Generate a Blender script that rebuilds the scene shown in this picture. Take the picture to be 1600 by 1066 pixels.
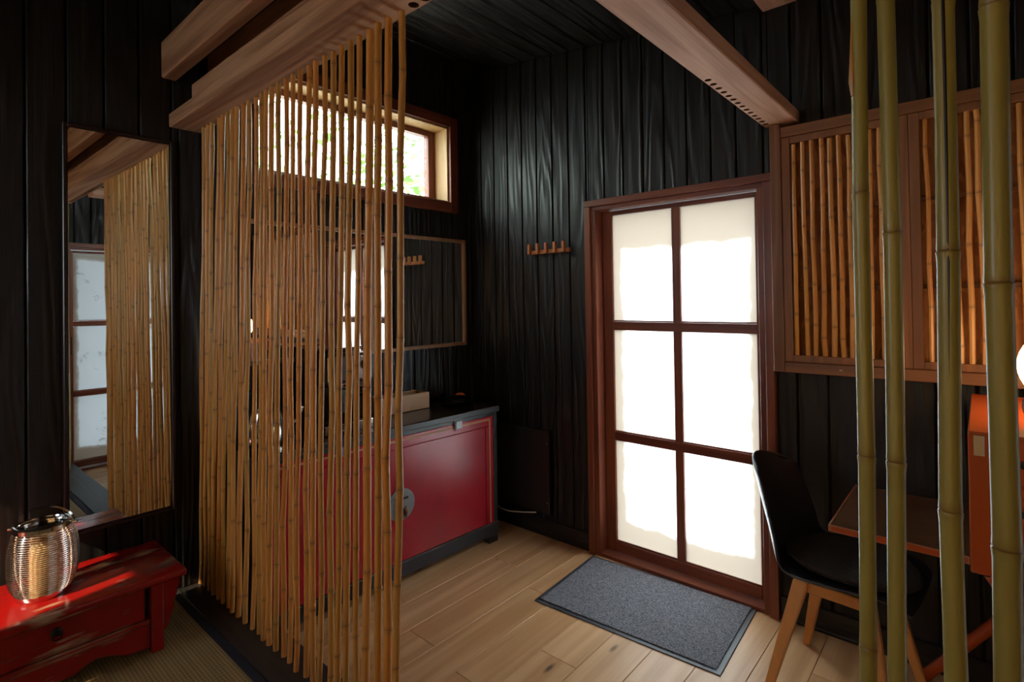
import bpy, bmesh, math, random
from mathutils import Vector, Matrix
for o in list(bpy.data.objects): bpy.data.objects.remove(o)
scene = bpy.context.scene
col = scene.collection
# ------------------------------------------------------------------ camera
YAW, PITCH, ROLL, FPX, CY, EYE = 0.719629, 0.0109877, -0.0147115, 843.613, 459.6956, 1.46
cd = bpy.data.cameras.new('camera'); cam = bpy.data.objects.new('camera', cd); col.objects.link(cam)
F = Vector((-math.sin(YAW)*math.cos(PITCH), math.cos(YAW)*math.cos(PITCH), math.sin(PITCH)))
R0 = Vector((math.cos(YAW), math.sin(YAW), 0)); U0 = R0.cross(F)
Rv = math.cos(ROLL)*R0 + math.sin(ROLL)*U0; Uv = -math.sin(ROLL)*R0 + math.cos(ROLL)*U0
cam.matrix_world = Matrix(((Rv.x, Uv.x, -F.x, 0), (Rv.y, Uv.y, -F.y, 0), (Rv.z, Uv.z, -F.z, EYE), (0, 0, 0, 1)))
cd.sensor_width = 36; cd.lens = FPX/1600*36; cd.shift_y = -(533-CY)/1600; cd.clip_start = 0.02
scene.camera = cam
# ------------------------------------------------------------------ light
w = bpy.data.worlds.new('sky'); scene.world = w; w.use_nodes = True
bg = w.node_tree.nodes['Background']; bg.inputs['Color'].default_value = (0.88, 0.96, 1.0, 1); bg.inputs['Strength'].default_value = 8.5
sd = bpy.data.lights.new('sun', 'SUN'); sun = bpy.data.objects.new('sun', sd); col.objects.link(sun)
sd.energy = 7; sd.angle = 0.009; sd.color = (1.0, 0.74, 0.46)
sun.rotation_euler = Vector((-0.06, 0.33, -0.27)).to_track_quat('-Z', 'Y').to_euler()
vs = scene.view_settings
vs.view_transform = 'Standard'; vs.look = 'None'; vs.gamma = 1; vs.exposure = 0.6; vs.use_curve_mapping = False
rnd = random.Random(7)
# ------------------------------------------------------------------ mesh helpers
def mesh_from(bm, name, smooth=None):
    bmesh.ops.recalc_face_normals(bm, faces=bm.faces)
    me = bpy.data.meshes.new(name); bm.to_mesh(me); bm.free()
    if smooth is not None:
        for p in me.polygons: p.use_smooth = True
        me.set_sharp_from_angle(angle=math.radians(smooth))
    return me
def link(name, me, mat=None, parent=None, loc=None, rot=None):
    o = bpy.data.objects.new(name, me); col.objects.link(o)
    if mat is not None and me is not None and not me.materials: me.materials.append(mat)
    if parent is not None: o.parent = parent
    if loc is not None: o.location = loc
    if rot is not None: o.rotation_euler = rot
    return o
def empty(name, loc=(0, 0, 0), rz=0):
    o = bpy.data.objects.new(name, None); col.objects.link(o); o.location = loc; o.rotation_euler = (0, 0, rz); o.empty_display_size = 0.05
    return o
def tag(o, label, cat, group=None):
    o['label'] = label; o['category'] = cat
    if group: o['group'] = group
    return o
def struct(o): o['kind'] = 'structure'; return o
def add_box(bm, a, b, bev=0, seg=1):
    x0, y0, z0 = a; x1, y1, z1 = b
    m = Matrix.Translation(((x0+x1)/2, (y0+y1)/2, (z0+z1)/2)) @ Matrix.Diagonal((abs(x1-x0), abs(y1-y0), abs(z1-z0), 1))
    r = bmesh.ops.create_cube(bm, size=1, matrix=m)
    if bev:
        es = list({e for v in r['verts'] for e in v.link_edges})
        bmesh.ops.bevel(bm, geom=es, offset=bev, segments=seg, affect='EDGES', profile=0.5)
def add_tube(bm, pts, rad, n=12, caps=True, attr=None):
    rings = []; pts = [Vector(p) for p in pts]
    for i, p in enumerate(pts):
        d = (pts[min(i+1, len(pts)-1)] - pts[max(i-1, 0)]).normalized()
        a = d.orthogonal().normalized() if i == 0 else (pa - d*pa.dot(d)).normalized()
        pa = a; b = d.cross(a); r = rad[i] if isinstance(rad, (list, tuple)) else rad
        rings.append([bm.verts.new(p + r*(math.cos(2*math.pi*k/n)*a + math.sin(2*math.pi*k/n)*b)) for k in range(n)])
    for i in range(len(rings)-1):
        for k in range(n): bm.faces.new((rings[i][k], rings[i][(k+1) % n], rings[i+1][(k+1) % n], rings[i+1][k]))
    if caps: bm.faces.new(rings[0][::-1]); bm.faces.new(rings[-1])
    return rings
def add_lathe(bm, prof, c=(0, 0, 0), n=32, axis='z'):
    rings = []
    for r, z in prof:
        ring = []
        for k in range(n):
            t = 2*math.pi*k/n; x, y = r*math.cos(t), r*math.sin(t)
            p = (x, y, z) if axis == 'z' else (z, x, y)
            ring.append(bm.verts.new((c[0]+p[0], c[1]+p[1], c[2]+p[2])))
        rings.append(ring)
    for i in range(len(rings)-1):
        for k in range(n): bm.faces.new((rings[i][k], rings[i][(k+1) % n], rings[i+1][(k+1) % n], rings[i+1][k]))
    if prof[0][0] > 1e-5: bm.faces.new(rings[0][::-1])
    if prof[-1][0] > 1e-5: bm.faces.new(rings[-1])
    bmesh.ops.remove_doubles(bm, verts=bm.verts, dist=1e-6)
def add_prism(bm, poly, d0, d1, axis='x'):
    def P(u, v, d): return {'x': (d, u, v), 'y': (u, d, v), 'z': (u, v, d)}[axis]
    a = [bm.verts.new(P(u, v, d0)) for u, v in poly]; b = [bm.verts.new(P(u, v, d1)) for u, v in poly]
    bm.faces.new(a); bm.faces.new(b[::-1]); n = len(poly)
    for i in range(n): bm.faces.new((a[i], b[i], b[(i+1) % n], a[(i+1) % n]))
def box(name, a, b, mat, parent=None, bev=0.002, seg=1, **k):
    bm = bmesh.new(); add_box(bm, a, b, bev, seg); return link(name, mesh_from(bm, name), mat, parent, **k)
def boxes(name, lst, mat, parent=None, bev=0.002):
    bm = bmesh.new()
    for a, b in lst: add_box(bm, a, b, bev)
    return link(name, mesh_from(bm, name), mat, parent)
def tube(name, pts, rad, mat, parent=None, n=12, smooth=50):
    bm = bmesh.new(); add_tube(bm, pts, rad, n); return link(name, mesh_from(bm, name, smooth), mat, parent)
def lathe(name, prof, c, mat, parent=None, n=32, smooth=40, axis='z'):
    bm = bmesh.new(); add_lathe(bm, prof, c, n, axis); return link(name, mesh_from(bm, name, smooth), mat, parent)
def prism(name, poly, d0, d1, axis, mat, parent=None, bev=0):
    bm = bmesh.new(); add_prism(bm, poly, d0, d1, axis)
    if bev: bmesh.ops.bevel(bm, geom=list(bm.edges), offset=bev, segments=1, affect='EDGES')
    return link(name, mesh_from(bm, name), mat, parent)
# ------------------------------------------------------------------ material helpers
class NT:
    def __init__(s, name):
        s.m = bpy.data.materials.new(name); s.m.use_nodes = True; s.t = s.m.node_tree; s.n = s.t.nodes
        s.p = s.n['Principled BSDF']; s.out = s.n['Material Output']
    def new(s, ty, **k):
        nd = s.n.new(ty)
        for a, v in k.items():
            if a.startswith('i_'):
                nd.inputs[a[2:]].default_value = v
            else: setattr(nd, a, v)
        return nd
    def l(s, a, b): s.t.links.new(a, b)
    def math(s, op, a, b=None, clamp=False):
        nd = s.new('ShaderNodeMath', operation=op, use_clamp=clamp)
        for i, v in enumerate((a, b)):
            if v is None: continue
            if isinstance(v, (int, float)): nd.inputs[i].default_value = v
            else: s.l(v, nd.inputs[i])
        return nd.outputs[0]
    def ramp(s, fac, stops):
        nd = s.new('ShaderNodeValToRGB'); e = nd.color_ramp.elements
        e[0].position, e[0].color = stops[0][0], (*stops[0][1], 1); e[1].position, e[1].color = stops[-1][0], (*stops[-1][1], 1)
        for p, c in stops[1:-1]: x = e.new(p); x.color = (*c, 1)
        s.l(fac, nd.inputs[0]); return nd.outputs[0]
    def mix(s, f, a, b):
        nd = s.new('ShaderNodeMix', data_type='RGBA')
        for i, v in ((0, f), (6, a), (7, b)):
            if isinstance(v, (int, float)): nd.inputs[i].default_value = v
            elif isinstance(v, tuple): nd.inputs[i].default_value = (*v, 1)
            else: s.l(v, nd.inputs[i])
        return nd.outputs[2]
    def coords(s, scale, rand=True, kind='Object'):
        tc = s.new('ShaderNodeTexCoord'); mp = s.new('ShaderNodeMapping'); mp.inputs['Scale'].default_value = scale
        s.l(tc.outputs[kind], mp.inputs['Vector'])
        if rand:
            oi = s.new('ShaderNodeObjectInfo'); c = s.new('ShaderNodeCombineXYZ')
            r = s.math('MULTIPLY', oi.outputs['Random'], 37.0); s.l(r, c.inputs[0]); s.l(r, c.inputs[1]); s.l(s.math('MULTIPLY', oi.outputs['Random'], 91.0), c.inputs[2])
            s.l(c.outputs[0], mp.inputs['Location'])
        return mp.outputs[0]
    def noise(s, vec, scale=1, detail=3, rough=0.5):
        nd = s.new('ShaderNodeTexNoise', i_Scale=scale, i_Detail=detail, i_Roughness=rough); s.l(vec, nd.inputs['Vector']); return nd.outputs['Fac']
    def bump(s, h, strength=0.3, dist=0.002):
        nd = s.new('ShaderNodeBump', i_Strength=strength, i_Distance=dist); s.l(h, nd.inputs['Height']); s.l(nd.outputs[0], s.p.inputs['Normal'])
    def set(s, **k):
        for a, v in k.items(): s.p.inputs[a.replace('_', ' ')].default_value = v
        return s
def plain(name, c, rough=0.5, metal=0.0, **k):
    t = NT(name); t.p.inputs['Base Color'].default_value = (*c, 1); t.p.inputs['Roughness'].default_value = rough; t.p.inputs['Metallic'].default_value = metal
    for a, v in k.items(): t.p.inputs[a.replace('_', ' ')].default_value = v
    return t.m
def wood(name, dark, light, axis='z', scale=9, rings=22, rough=0.5, bump=0.25, contrast=1.0, spec=0.5, long=0.07, knots=None):
    t = NT(name); s = [scale]*3; s['xyz'.index(axis)] = scale*long
    v = t.coords(tuple(s)); n = t.noise(v, 1, 2, 0.45)
    ring = t.math('ADD', t.math('MULTIPLY', t.math('SINE', t.math('MULTIPLY', n, rings*2.0)), 0.5), 0.5)
    s2 = [scale*14]*3; s2['xyz'.index(axis)] = scale*0.35
    fine = t.noise(t.coords(tuple(s2)), 1, 3, 0.6)
    h = t.math('ADD', t.math('MULTIPLY', ring, 0.55*contrast), t.math('MULTIPLY', fine, 0.6))
    oi = t.new('ShaderNodeObjectInfo')
    h2 = t.math('ADD', h, t.math('MULTIPLY', t.math('SUBTRACT', oi.outputs['Random'], 0.5), 0.35))
    c = t.ramp(h2, [(0.15, dark), (0.95, light)])
    if knots:
        kn = t.new('ShaderNodeTexVoronoi', i_Scale=1.0); s3 = [7.0]*3; s3['xyz'.index(axis)] = 2.2
        t.l(t.coords(tuple(s3)), kn.inputs['Vector']); c = t.mix(t.ramp(kn.outputs['Distance'], [(0.03, (1, 1, 1)), (0.10, (0, 0, 0))]), c, knots)
    t.l(c, t.p.inputs['Base Color']); t.p.inputs['Roughness'].default_value = rough; t.p.inputs['Specular IOR Level'].default_value = spec
    if bump: t.bump(h, bump, 0.003)
    return t.m
def charred(name, axis):
    t = NT(name); s = [6.0]*3; s['xyz'.index(axis)] = 0.55
    n = t.noise(t.coords(tuple(s)), 1, 2.0, 0.45)
    ring = t.math('ADD', t.math('MULTIPLY', t.math('SINE', t.math('MULTIPLY', n, 62.0)), 0.5), 0.5)
    s2 = [70.0]*3; s2['xyz'.index(axis)] = 1.6
    fine = t.noise(t.coords(tuple(s2)), 1, 3, 0.6)
    h = t.math('ADD', t.math('MULTIPLY', ring, 0.6), t.math('MULTIPLY', fine, 0.5))
    oi = t.new('ShaderNodeObjectInfo')
    c = t.mix(t.math('MULTIPLY', h, 0.9), (0.0025, 0.0025, 0.003), (0.018, 0.016, 0.016))
    c = t.mix(t.math('MULTIPLY', oi.outputs['Random'], 0.5), c, (0.011, 0.006, 0.0045))
    t.l(c, t.p.inputs['Base Color']); t.l(t.ramp(h, [(0.2, (0.62,)*3), (0.9, (0.30,)*3)]), t.p.inputs['Roughness'])
    t.p.inputs['Specular IOR Level'].default_value = 0.42
    t.bump(h, 0.8, 0.005); return t.m
M = {}
M['char_z'] = charred('charred_boards_upright', 'z'); M['char_y'] = charred('charred_boards_ceiling', 'y')
M['char_x'] = charred('charred_skirting', 'x')
M['black_back'] = plain('black_backing', (0.004, 0.004, 0.005), 0.8)
M['oak_y'] = wood('oak_floor', (0.52, 0.275, 0.115), (0.76, 0.47, 0.245), 'y', 5, 16, 0.42, 0.12, 0.8, knots=(0.10, 0.05, 0.03))
M['beam_x'] = wood('oak_beam_x', (0.26, 0.115, 0.055), (0.62, 0.36, 0.21), 'x', 9, 14, 0.75, 0.6, 0.7)
M['beam_y'] = wood('oak_beam_y', (0.33, 0.165, 0.10), (0.67, 0.405, 0.285), 'y', 9, 14, 0.75, 0.6, 0.7)
M['maho_z'] = wood('red_wood_upright', (0.13, 0.026, 0.011), (0.30, 0.085, 0.035), 'z', 9, 12, 0.38, 0.1, 0.6)
M['maho_x'] = wood('red_wood_level', (0.13, 0.026, 0.011), (0.30, 0.085, 0.035), 'x', 9, 12, 0.38, 0.1, 0.6)
M['maho_y'] = wood('red_wood_level_y', (0.13, 0.026, 0.011), (0.30, 0.085, 0.035), 'y', 9, 12, 0.38, 0.1, 0.6)
M['cab_z'] = wood('brown_wood_upright', (0.13, 0.045, 0.014), (0.27, 0.105, 0.035), 'z', 9, 14, 0.45, 0.15, 0.7)
M['cab_x'] = wood('brown_wood_level', (0.13, 0.045, 0.014), (0.27, 0.105, 0.035), 'x', 9, 14, 0.45, 0.15, 0.7)
M['pine'] = wood('pale_pine_lining', (0.46, 0.27, 0.11), (0.66, 0.44, 0.20), 'z', 12, 14, 0.5, 0.1, 0.8)
M['frame_oak'] = wood('mirror_frame_wood', (0.30, 0.14, 0.06), (0.46, 0.25, 0.12), 'z', 12, 10, 0.5, 0.1, 0.6)
M['box_wood'] = wood('pale_box_wood', (0.44, 0.25, 0.12), (0.60, 0.38, 0.20), 'y', 9, 12, 0.45, 0.05, 0.6)
M['beech'] = wood('orange_beech', (0.52, 0.20, 0.045), (0.66, 0.29, 0.08), 'z', 9, 8, 0.4, 0.05, 0.5)
M['hook_wood'] = wood('orange_hook_wood', (0.45, 0.15, 0.05), (0.66, 0.28, 0.11), 'z', 9, 8, 0.4, 0.05, 0.5)
M['mirror'] = plain('mirror_glass', (0.86, 0.88, 0.87), 0.0, 1.0)
M['dark_frame'] = plain('dark_mirror_frame', (0.018, 0.007, 0.007), 0.35)
M['chrome'] = plain('chrome', (0.72, 0.71, 0.70), 0.12, 1.0)
M['steel'] = plain('polished_wire', (0.80, 0.70, 0.62), 0.2, 1.0)
M['old_metal'] = plain('aged_metal', (0.20, 0.19, 0.19), 0.42, 0.9)
M['bronze'] = plain('bronze_pull', (0.20, 0.10, 0.06), 0.35, 0.8)
M['brass'] = plain('pale_brass', (0.50, 0.40, 0.27), 0.4, 0.8)
M['black_plastic'] = plain('black_plastic', (0.010, 0.010, 0.011), 0.22)
M['black_iron'] = plain('black_iron', (0.012, 0.011, 0.011), 0.4, 0.4)
M['chair_shell'] = plain('black_chair_shell', (0.016, 0.014, 0.018), 0.33)
M['white_cable'] = plain('white_cable', (0.7, 0.68, 0.64), 0.5)
M['rubber'] = plain('rubber_edge', (0.050, 0.056, 0.066), 0.45)
M['panel'] = plain('heater_panel', (0.022, 0.018, 0.019), 0.3)
M['orange'] = plain('orange_cloth', (0.75, 0.16, 0.02), 0.7)
M['screw'] = plain('screw_head', (0.5, 0.48, 0.45), 0.35, 0.9)
M['hole'] = plain('drilled_hole', (0.10, 0.045, 0.02), 0.9)
M['candle'] = plain('cream_candle', (0.80, 0.66, 0.42), 0.5, 0, Subsurface_Weight=0.2)
def mk_bamboo(name, a, b, c, edge=(0.16, 0.08, 0.03)):
    t = NT(name); oi = t.new('ShaderNodeObjectInfo')
    base = t.ramp(oi.outputs['Random'], [(0.0, a), (0.55, b), (1.0, c)])
    st = t.noise(t.coords((60, 60, 1.3)), 1, 3, 0.6); bl = t.noise(t.coords((4, 4, 3)), 1, 2, 0.5)
    x = t.mix(t.math('MULTIPLY', t.ramp(st, [(0.35, (0,)*3), (0.75, (1,)*3)]), 0.35), base, tuple(v*0.55 for v in b))
    x = t.mix(t.math('MULTIPLY', t.ramp(bl, [(0.4, (0,)*3), (0.7, (1,)*3)]), 0.35), x, tuple(min(1, v*1.35) for v in a))
    at = t.new('ShaderNodeAttribute', attribute_name='node'); x = t.mix(t.math('MULTIPLY', at.outputs['Fac'], 0.8), x, edge)
    t.l(x, t.p.inputs['Base Color']); t.p.inputs['Roughness'].default_value = 0.34; t.p.inputs['Specular IOR Level'].default_value = 0.55
    t.bump(st, 0.08, 0.001); return t.m
M['bamboo'] = mk_bamboo('tan_bamboo', (0.50, 0.195, 0.040), (0.58, 0.265, 0.065), (0.40, 0.23, 0.055))
M['green_bamboo'] = mk_bamboo('olive_bamboo', (0.27, 0.235, 0.058), (0.31, 0.27, 0.078), (0.28, 0.25, 0.070))
M['slat'] = mk_bamboo('orange_bamboo', (0.60, 0.25, 0.05), (0.70, 0.34, 0.09), (0.62, 0.30, 0.08))
def mk_lacquer(name, red, under, wear=0.5, rough=0.2, streak='y'):
    t = NT(name); bv = t.new('ShaderNodeBevel', samples=6); bv.inputs['Radius'].default_value = 0.010
    ge = t.new('ShaderNodeNewGeometry'); dp = t.new('ShaderNodeVectorMath', operation='DOT_PRODUCT'); t.l(bv.outputs[0], dp.inputs[0]); t.l(ge.outputs['Normal'], dp.inputs[1])
    e = t.math('MULTIPLY', t.math('SUBTRACT', 1.0, dp.outputs['Value']), 2.2)
    s = [22.0]*3; s['xyz'.index(streak)] = 2.6
    n = t.noise(t.coords(tuple(s), False), 1, 5, 0.65); n2 = t.noise(t.coords((5, 5, 5), False), 1, 2)
    k = t.math('ADD', t.math('ADD', e, t.math('MULTIPLY', n, 0.9)), t.math('MULTIPLY', n2, 0.5))
    wm = t.ramp(k, [(1.02-0.22*wear, (0,)*3), (1.10-0.22*wear, (1,)*3)])
    rc = t.mix(n2, red, tuple(v*0.62 for v in red)); uc = t.mix(t.ramp(n2, [(0.52, (0,)*3), (0.62, (1,)*3)]), under, (0.34, 0.24, 0.15))
    t.l(t.mix(wm, rc, uc), t.p.inputs['Base Color']); t.l(t.ramp(wm, [(0, (rough,)*3), (1, (0.6,)*3)]), t.p.inputs['Roughness'])
    t.bump(wm, 0.25, -0.0012); return t.m
M['bench_red'] = mk_lacquer('worn_red_lacquer', (0.29, 0.006, 0.005), (0.022, 0.025, 0.018), 1.15, 0.22)
M['cab_red'] = mk_lacquer('crimson_lacquer', (0.40, 0.010, 0.022), (0.10, 0.02, 0.02), 0.0, 0.27)
M['cab_black'] = mk_lacquer('worn_black_lacquer', (0.022, 0.022, 0.027), (0.13, 0.075, 0.05), 0.42, 0.38)
M['cab_top'] = wood('dark_cabinet_top', (0.012, 0.007, 0.005), (0.045, 0.026, 0.017), 'y', 9, 12, 0.22, 0.1, 0.7)
M['gold'] = mk_lacquer('faded_gold_line', (0.58, 0.26, 0.08), (0.30, 0.02, 0.02), 0.3, 0.4)
M['chest'] = mk_lacquer('orange_red_lacquer', (0.50, 0.075, 0.012), (0.30, 0.14, 0.06), 0.15, 0.28, 'z')
M['flap_top'] = wood('dark_desk_top', (0.035, 0.014, 0.006), (0.12, 0.05, 0.018), 'x', 9, 12, 0.25, 0.08, 0.7)
def mk_tatami():
    t = NT('tatami_weave'); tc = t.new('ShaderNodeTexCoord'); sp = t.new('ShaderNodeSeparateXYZ'); t.l(tc.outputs['Object'], sp.inputs[0])
    a = t.math('SINE', t.math('MULTIPLY', sp.outputs['Y'], 2*math.pi/0.011)); b = t.math('SINE', t.math('MULTIPLY', sp.outputs['X'], 2*math.pi/0.017))
    bb = t.math('POWER', t.math('ADD', t.math('MULTIPLY', b, 0.5), 0.5), 6.0)
    n = t.noise(t.coords((3, 40, 3), False), 1, 3)
    h = t.math('SUBTRACT', t.math('MULTIPLY', t.math('ADD', a, 1.0), 0.4), t.math('MULTIPLY', bb, 0.6))
    k = t.math('ADD', t.math('MULTIPLY', h, 0.45), t.math('MULTIPLY', n, 0.6))
    t.l(t.ramp(k, [(0.0, (0.10, 0.065, 0.026)), (0.9, (0.42, 0.30, 0.13))]), t.p.inputs['Base Color']); t.p.inputs['Roughness'].default_value = 0.6
    t.bump(h, 0.5, 0.002); return t.m
M['tatami'] = mk_tatami(); M['navy'] = plain('navy_edging', (0.008, 0.011, 0.022), 0.75)
M['threshold'] = wood('black_threshold', (0.006, 0.006, 0.007), (0.022, 0.02, 0.02), 'x', 9, 16, 0.42, 0.3, 0.8)
def mk_carpet(name, a, b, sc):
    t = NT(name); n = t.noise(t.coords((sc,)*3, False), 1, 4, 0.8)
    t.l(t.ramp(n, [(0.36, a), (0.66, b)]), t.p.inputs['Base Color']); t.p.inputs['Roughness'].default_value = 0.95; t.bump(n, 0.9, 0.006); return t.m
M['carpet'] = mk_carpet('grey_carpet_pile', (0.022, 0.022, 0.027), (0.36, 0.36, 0.40), 170)
M['fur'] = mk_carpet('black_fur', (0.004, 0.003, 0.003), (0.05, 0.03, 0.022), 120)
def mk_osb():
    t = NT('strand_board'); v = t.new('ShaderNodeTexVoronoi', i_Scale=1.0); t.l(t.coords((70, 70, 22), False), v.inputs['Vector'])
    t.l(t.ramp(v.outputs['Color'], [(0.1, (0.22, 0.075, 0.018)), (0.9, (0.42, 0.17, 0.05))]), t.p.inputs['Base Color']); t.p.inputs['Roughness'].default_value = 0.7; return t.m
M['osb'] = mk_osb()
def mk_film(name, lo, hi, shade_rim, trans):
    """frosted film: white field; ragged tan margin paints in the edge of glare and shade"""
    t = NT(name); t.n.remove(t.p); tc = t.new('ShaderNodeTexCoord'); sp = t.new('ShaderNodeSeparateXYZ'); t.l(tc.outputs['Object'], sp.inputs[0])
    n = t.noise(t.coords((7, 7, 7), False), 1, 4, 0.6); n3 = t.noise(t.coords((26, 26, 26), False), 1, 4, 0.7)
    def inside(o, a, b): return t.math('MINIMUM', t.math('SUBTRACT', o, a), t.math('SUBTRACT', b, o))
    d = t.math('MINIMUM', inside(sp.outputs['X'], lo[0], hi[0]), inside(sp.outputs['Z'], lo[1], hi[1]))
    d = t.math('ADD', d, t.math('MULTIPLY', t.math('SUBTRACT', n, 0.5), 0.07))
    f = t.ramp(t.math('MULTIPLY', d, 10.0), [(0.0, (0,)*3), (0.22, (0.45,)*3), (0.30, (1,)*3)])  # mask painting the burnt-out glare against its shaded border
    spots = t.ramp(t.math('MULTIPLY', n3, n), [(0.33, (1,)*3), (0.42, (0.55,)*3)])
    c = t.mix(f, shade_rim, spots); tb = t.new('ShaderNodeBsdfTranslucent'); df = t.new('ShaderNodeBsdfDiffuse'); gl = t.new('ShaderNodeBsdfGlossy', i_Roughness=0.15)
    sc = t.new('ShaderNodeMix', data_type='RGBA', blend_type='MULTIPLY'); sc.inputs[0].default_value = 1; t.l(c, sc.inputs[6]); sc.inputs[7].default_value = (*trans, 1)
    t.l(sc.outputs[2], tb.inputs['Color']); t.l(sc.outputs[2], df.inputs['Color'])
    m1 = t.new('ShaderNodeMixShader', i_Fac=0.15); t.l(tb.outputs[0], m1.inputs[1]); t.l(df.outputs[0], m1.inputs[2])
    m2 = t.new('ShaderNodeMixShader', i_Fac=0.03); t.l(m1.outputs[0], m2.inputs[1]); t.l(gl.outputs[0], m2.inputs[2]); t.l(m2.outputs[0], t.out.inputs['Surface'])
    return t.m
def mk_glass(name, tint=(1, 1, 1), refl=0.07):
    t = NT(name); t.n.remove(t.p); tr = t.new('ShaderNodeBsdfTransparent'); tr.inputs[0].default_value = (*tint, 1); gl = t.new('ShaderNodeBsdfGlossy', i_Roughness=0.02)
    m = t.new('ShaderNodeMixShader', i_Fac=refl); t.l(tr.outputs[0], m.inputs[1]); t.l(gl.outputs[0], m.inputs[2]); t.l(m.outputs[0], t.out.inputs['Surface']); return t.m
M['glass'] = mk_glass('clear_pane', (0.96, 0.98, 0.97)); M['lantern_glass'] = mk_glass('lantern_glass', (0.97, 0.95, 0.93), 0.12)
M['paper'] = mk_film('fill_screen_paper', (-9, -9), (9, 9), (0.9, 0.8, 0.6), (0.40, 0.30, 0.185))  # translucent paper of the added fill screen
def mk_emit(name, c, s):
    t = NT(name); t.p.inputs['Base Color'].default_value = (0.9, 0.85, 0.75, 1); t.p.inputs['Emission Color'].default_value = (*c, 1); t.p.inputs['Emission Strength'].default_value = s; return t.m
M['globe'] = mk_emit('glowing_globe', (1.0, 0.66, 0.32), 6.0)
M['pendant'] = mk_emit('fill_pendant_glow', (1.0, 0.66, 0.36), 1.2)  # glow of the pendant added to fill the tatami room
# ------------------------------------------------------------------ room shell
XW, YD, XR, YB, XT = -2.69, 2.65, 0.72, -1.5, 1.6
PZ = 0.215                                             # top of the raised tatami platform
def ceil_z(x): return 3.05 - 0.125*(x - XW)
BT = 0.018
_bc = {}
def board_mesh(wd, h, axis):
    key = (round(wd, 3), round(h, 3), axis)
    if key not in _bc:
        bm = bmesh.new(); c = 0.004
        poly = [(0, 0), (wd, 0), (wd, BT-c), (wd-c, BT), (c, BT), (0, BT-c)]   # u, out
        add_prism(bm, poly, 0, h, 'z'); _bc[key] = mesh_from(bm, 'board')
    return _bc[key]
def cut(intv, a, b):
    out = []
    for s, e in intv:
        if b <= s or a >= e: out.append((s, e)); continue
        if a > s: out.append((s, a))
        if b < e: out.append((b, e))
    return out
def boards(parent, place, u0, u1, z0, ztop, holes, mat, wd=0.122, gap=0.007):
    """upright boards: place(u, z) -> (location, rotz)"""
    u = u0
    while u < u1-0.01:
        e = min(u+wd-gap, u1); cuts = sorted({u, e, *[h for H in holes for h in H[:2] if u+0.008 < h < e-0.008]})
        for a, b in zip(cuts, cuts[1:]):
            iv = [(z0, min(ztop(a), ztop(b)))]
            for H in holes:
                if H[0] < (a+b)/2 < H[1]: iv = cut(iv, H[2], H[3])
            for s, t in iv:
                if t-s < 0.02: continue
                loc, rz = place(a, b, s); link('board', board_mesh(b-a, t-s, 'z'), mat, parent, loc, (0, 0, rz))
        u += wd
def slab(name, rects, mat, axis, d0, d1, parent=None):
    bm = bmesh.new()
    for u0, u1, z0, z1 in rects:
        if axis == 'y': add_box(bm, (u0, d0, z0), (u1, d1, z1))
        elif axis == 'x': add_box(bm, (d0, u0, z0), (d1, u1, z1))
        else: add_box(bm, (u0, z0, d0), (u1, z1, d1))
    return struct(link(name, mesh_from(bm, name), mat, parent))
# door wall (beyond), with its door opening
DH = (-1.70, -0.755, 0.0, 1.99)
wall = slab('wall_back', [(XW-.2, DH[0], -.1, 3.1), (DH[1], 1.8, -.1, 3.1), (DH[0], DH[1], 1.99, 3.1)], M['black_back'], 'y', YD+BT, YD+0.2)
boards(wall, lambda a, b, z: ((b, YD+BT, z), math.pi), XW-0.02, XR, 0.0, ceil_z, [(-1.72, -0.735, 0, 2.0)], M['char_z'])
# window wall (left)
WH = (1.16, 2.445, 2.115, 2.625)
wall_l = slab('wall_left', [(YB-.2, WH[0], -.1, 3.1), (WH[1], YD+.2, -.1, 3.1), (WH[0], WH[1], -.1, WH[2]), (WH[0], WH[1], WH[3], 3.1)], M['black_back'], 'x', XW-0.2, XW-BT)
boards(wall_l, lambda a, b, z: ((XW-BT, a, z), math.pi/2) if False else ((XW-BT, b, z), -math.pi/2), YB+0.004, YD, 0.0, lambda u: 3.05, [(WH[0], WH[1], WH[2], WH[3])], M['char_z'], 0.1212)
# right entry wall with a second door, and the tatami room's remaining walls
RH = (1.03, 1.985, 0.0, 1.99)
wall_r = slab('wall_right', [(0.98, RH[0], -.1, 2.7), (RH[1], YD+.2, -.1, 2.7), (RH[0], RH[1], 1.99, 2.7)], M['black_back'], 'x', XR+BT, XR+0.2)
boards(wall_r, lambda a, b, z: ((XR+BT, a, z), math.pi/2), 0.98, YD, 0.0, lambda u: ceil_z(XR), [(1.01, 2.005, 0, 2.0)], M['char_z'])
slab('wall_front', [(XW-.2, -2.42, -.1, 3.1), (-2.42, -1.86, -.1, 1.25), (-2.42, -1.86, 2.30, 3.1), (-1.86, -1.1, -.1, 3.1), (-1.1, 1.15, -.1, 0.55), (-1.1, 1.15, 2.25, 3.1), (1.15, 1.8, -.1, 3.1)], M['black_back'], 'y', YB-0.15, YB)
slab('wall_side', [(YB-.15, 1.05, -.1, 2.7)], M['black_back'], 'x', XT, XT+0.15)
slab('wall_return', [(XR+.2, XT, -.1, 2.7)], M['black_back'], 'y', 0.98, 1.05)
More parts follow.
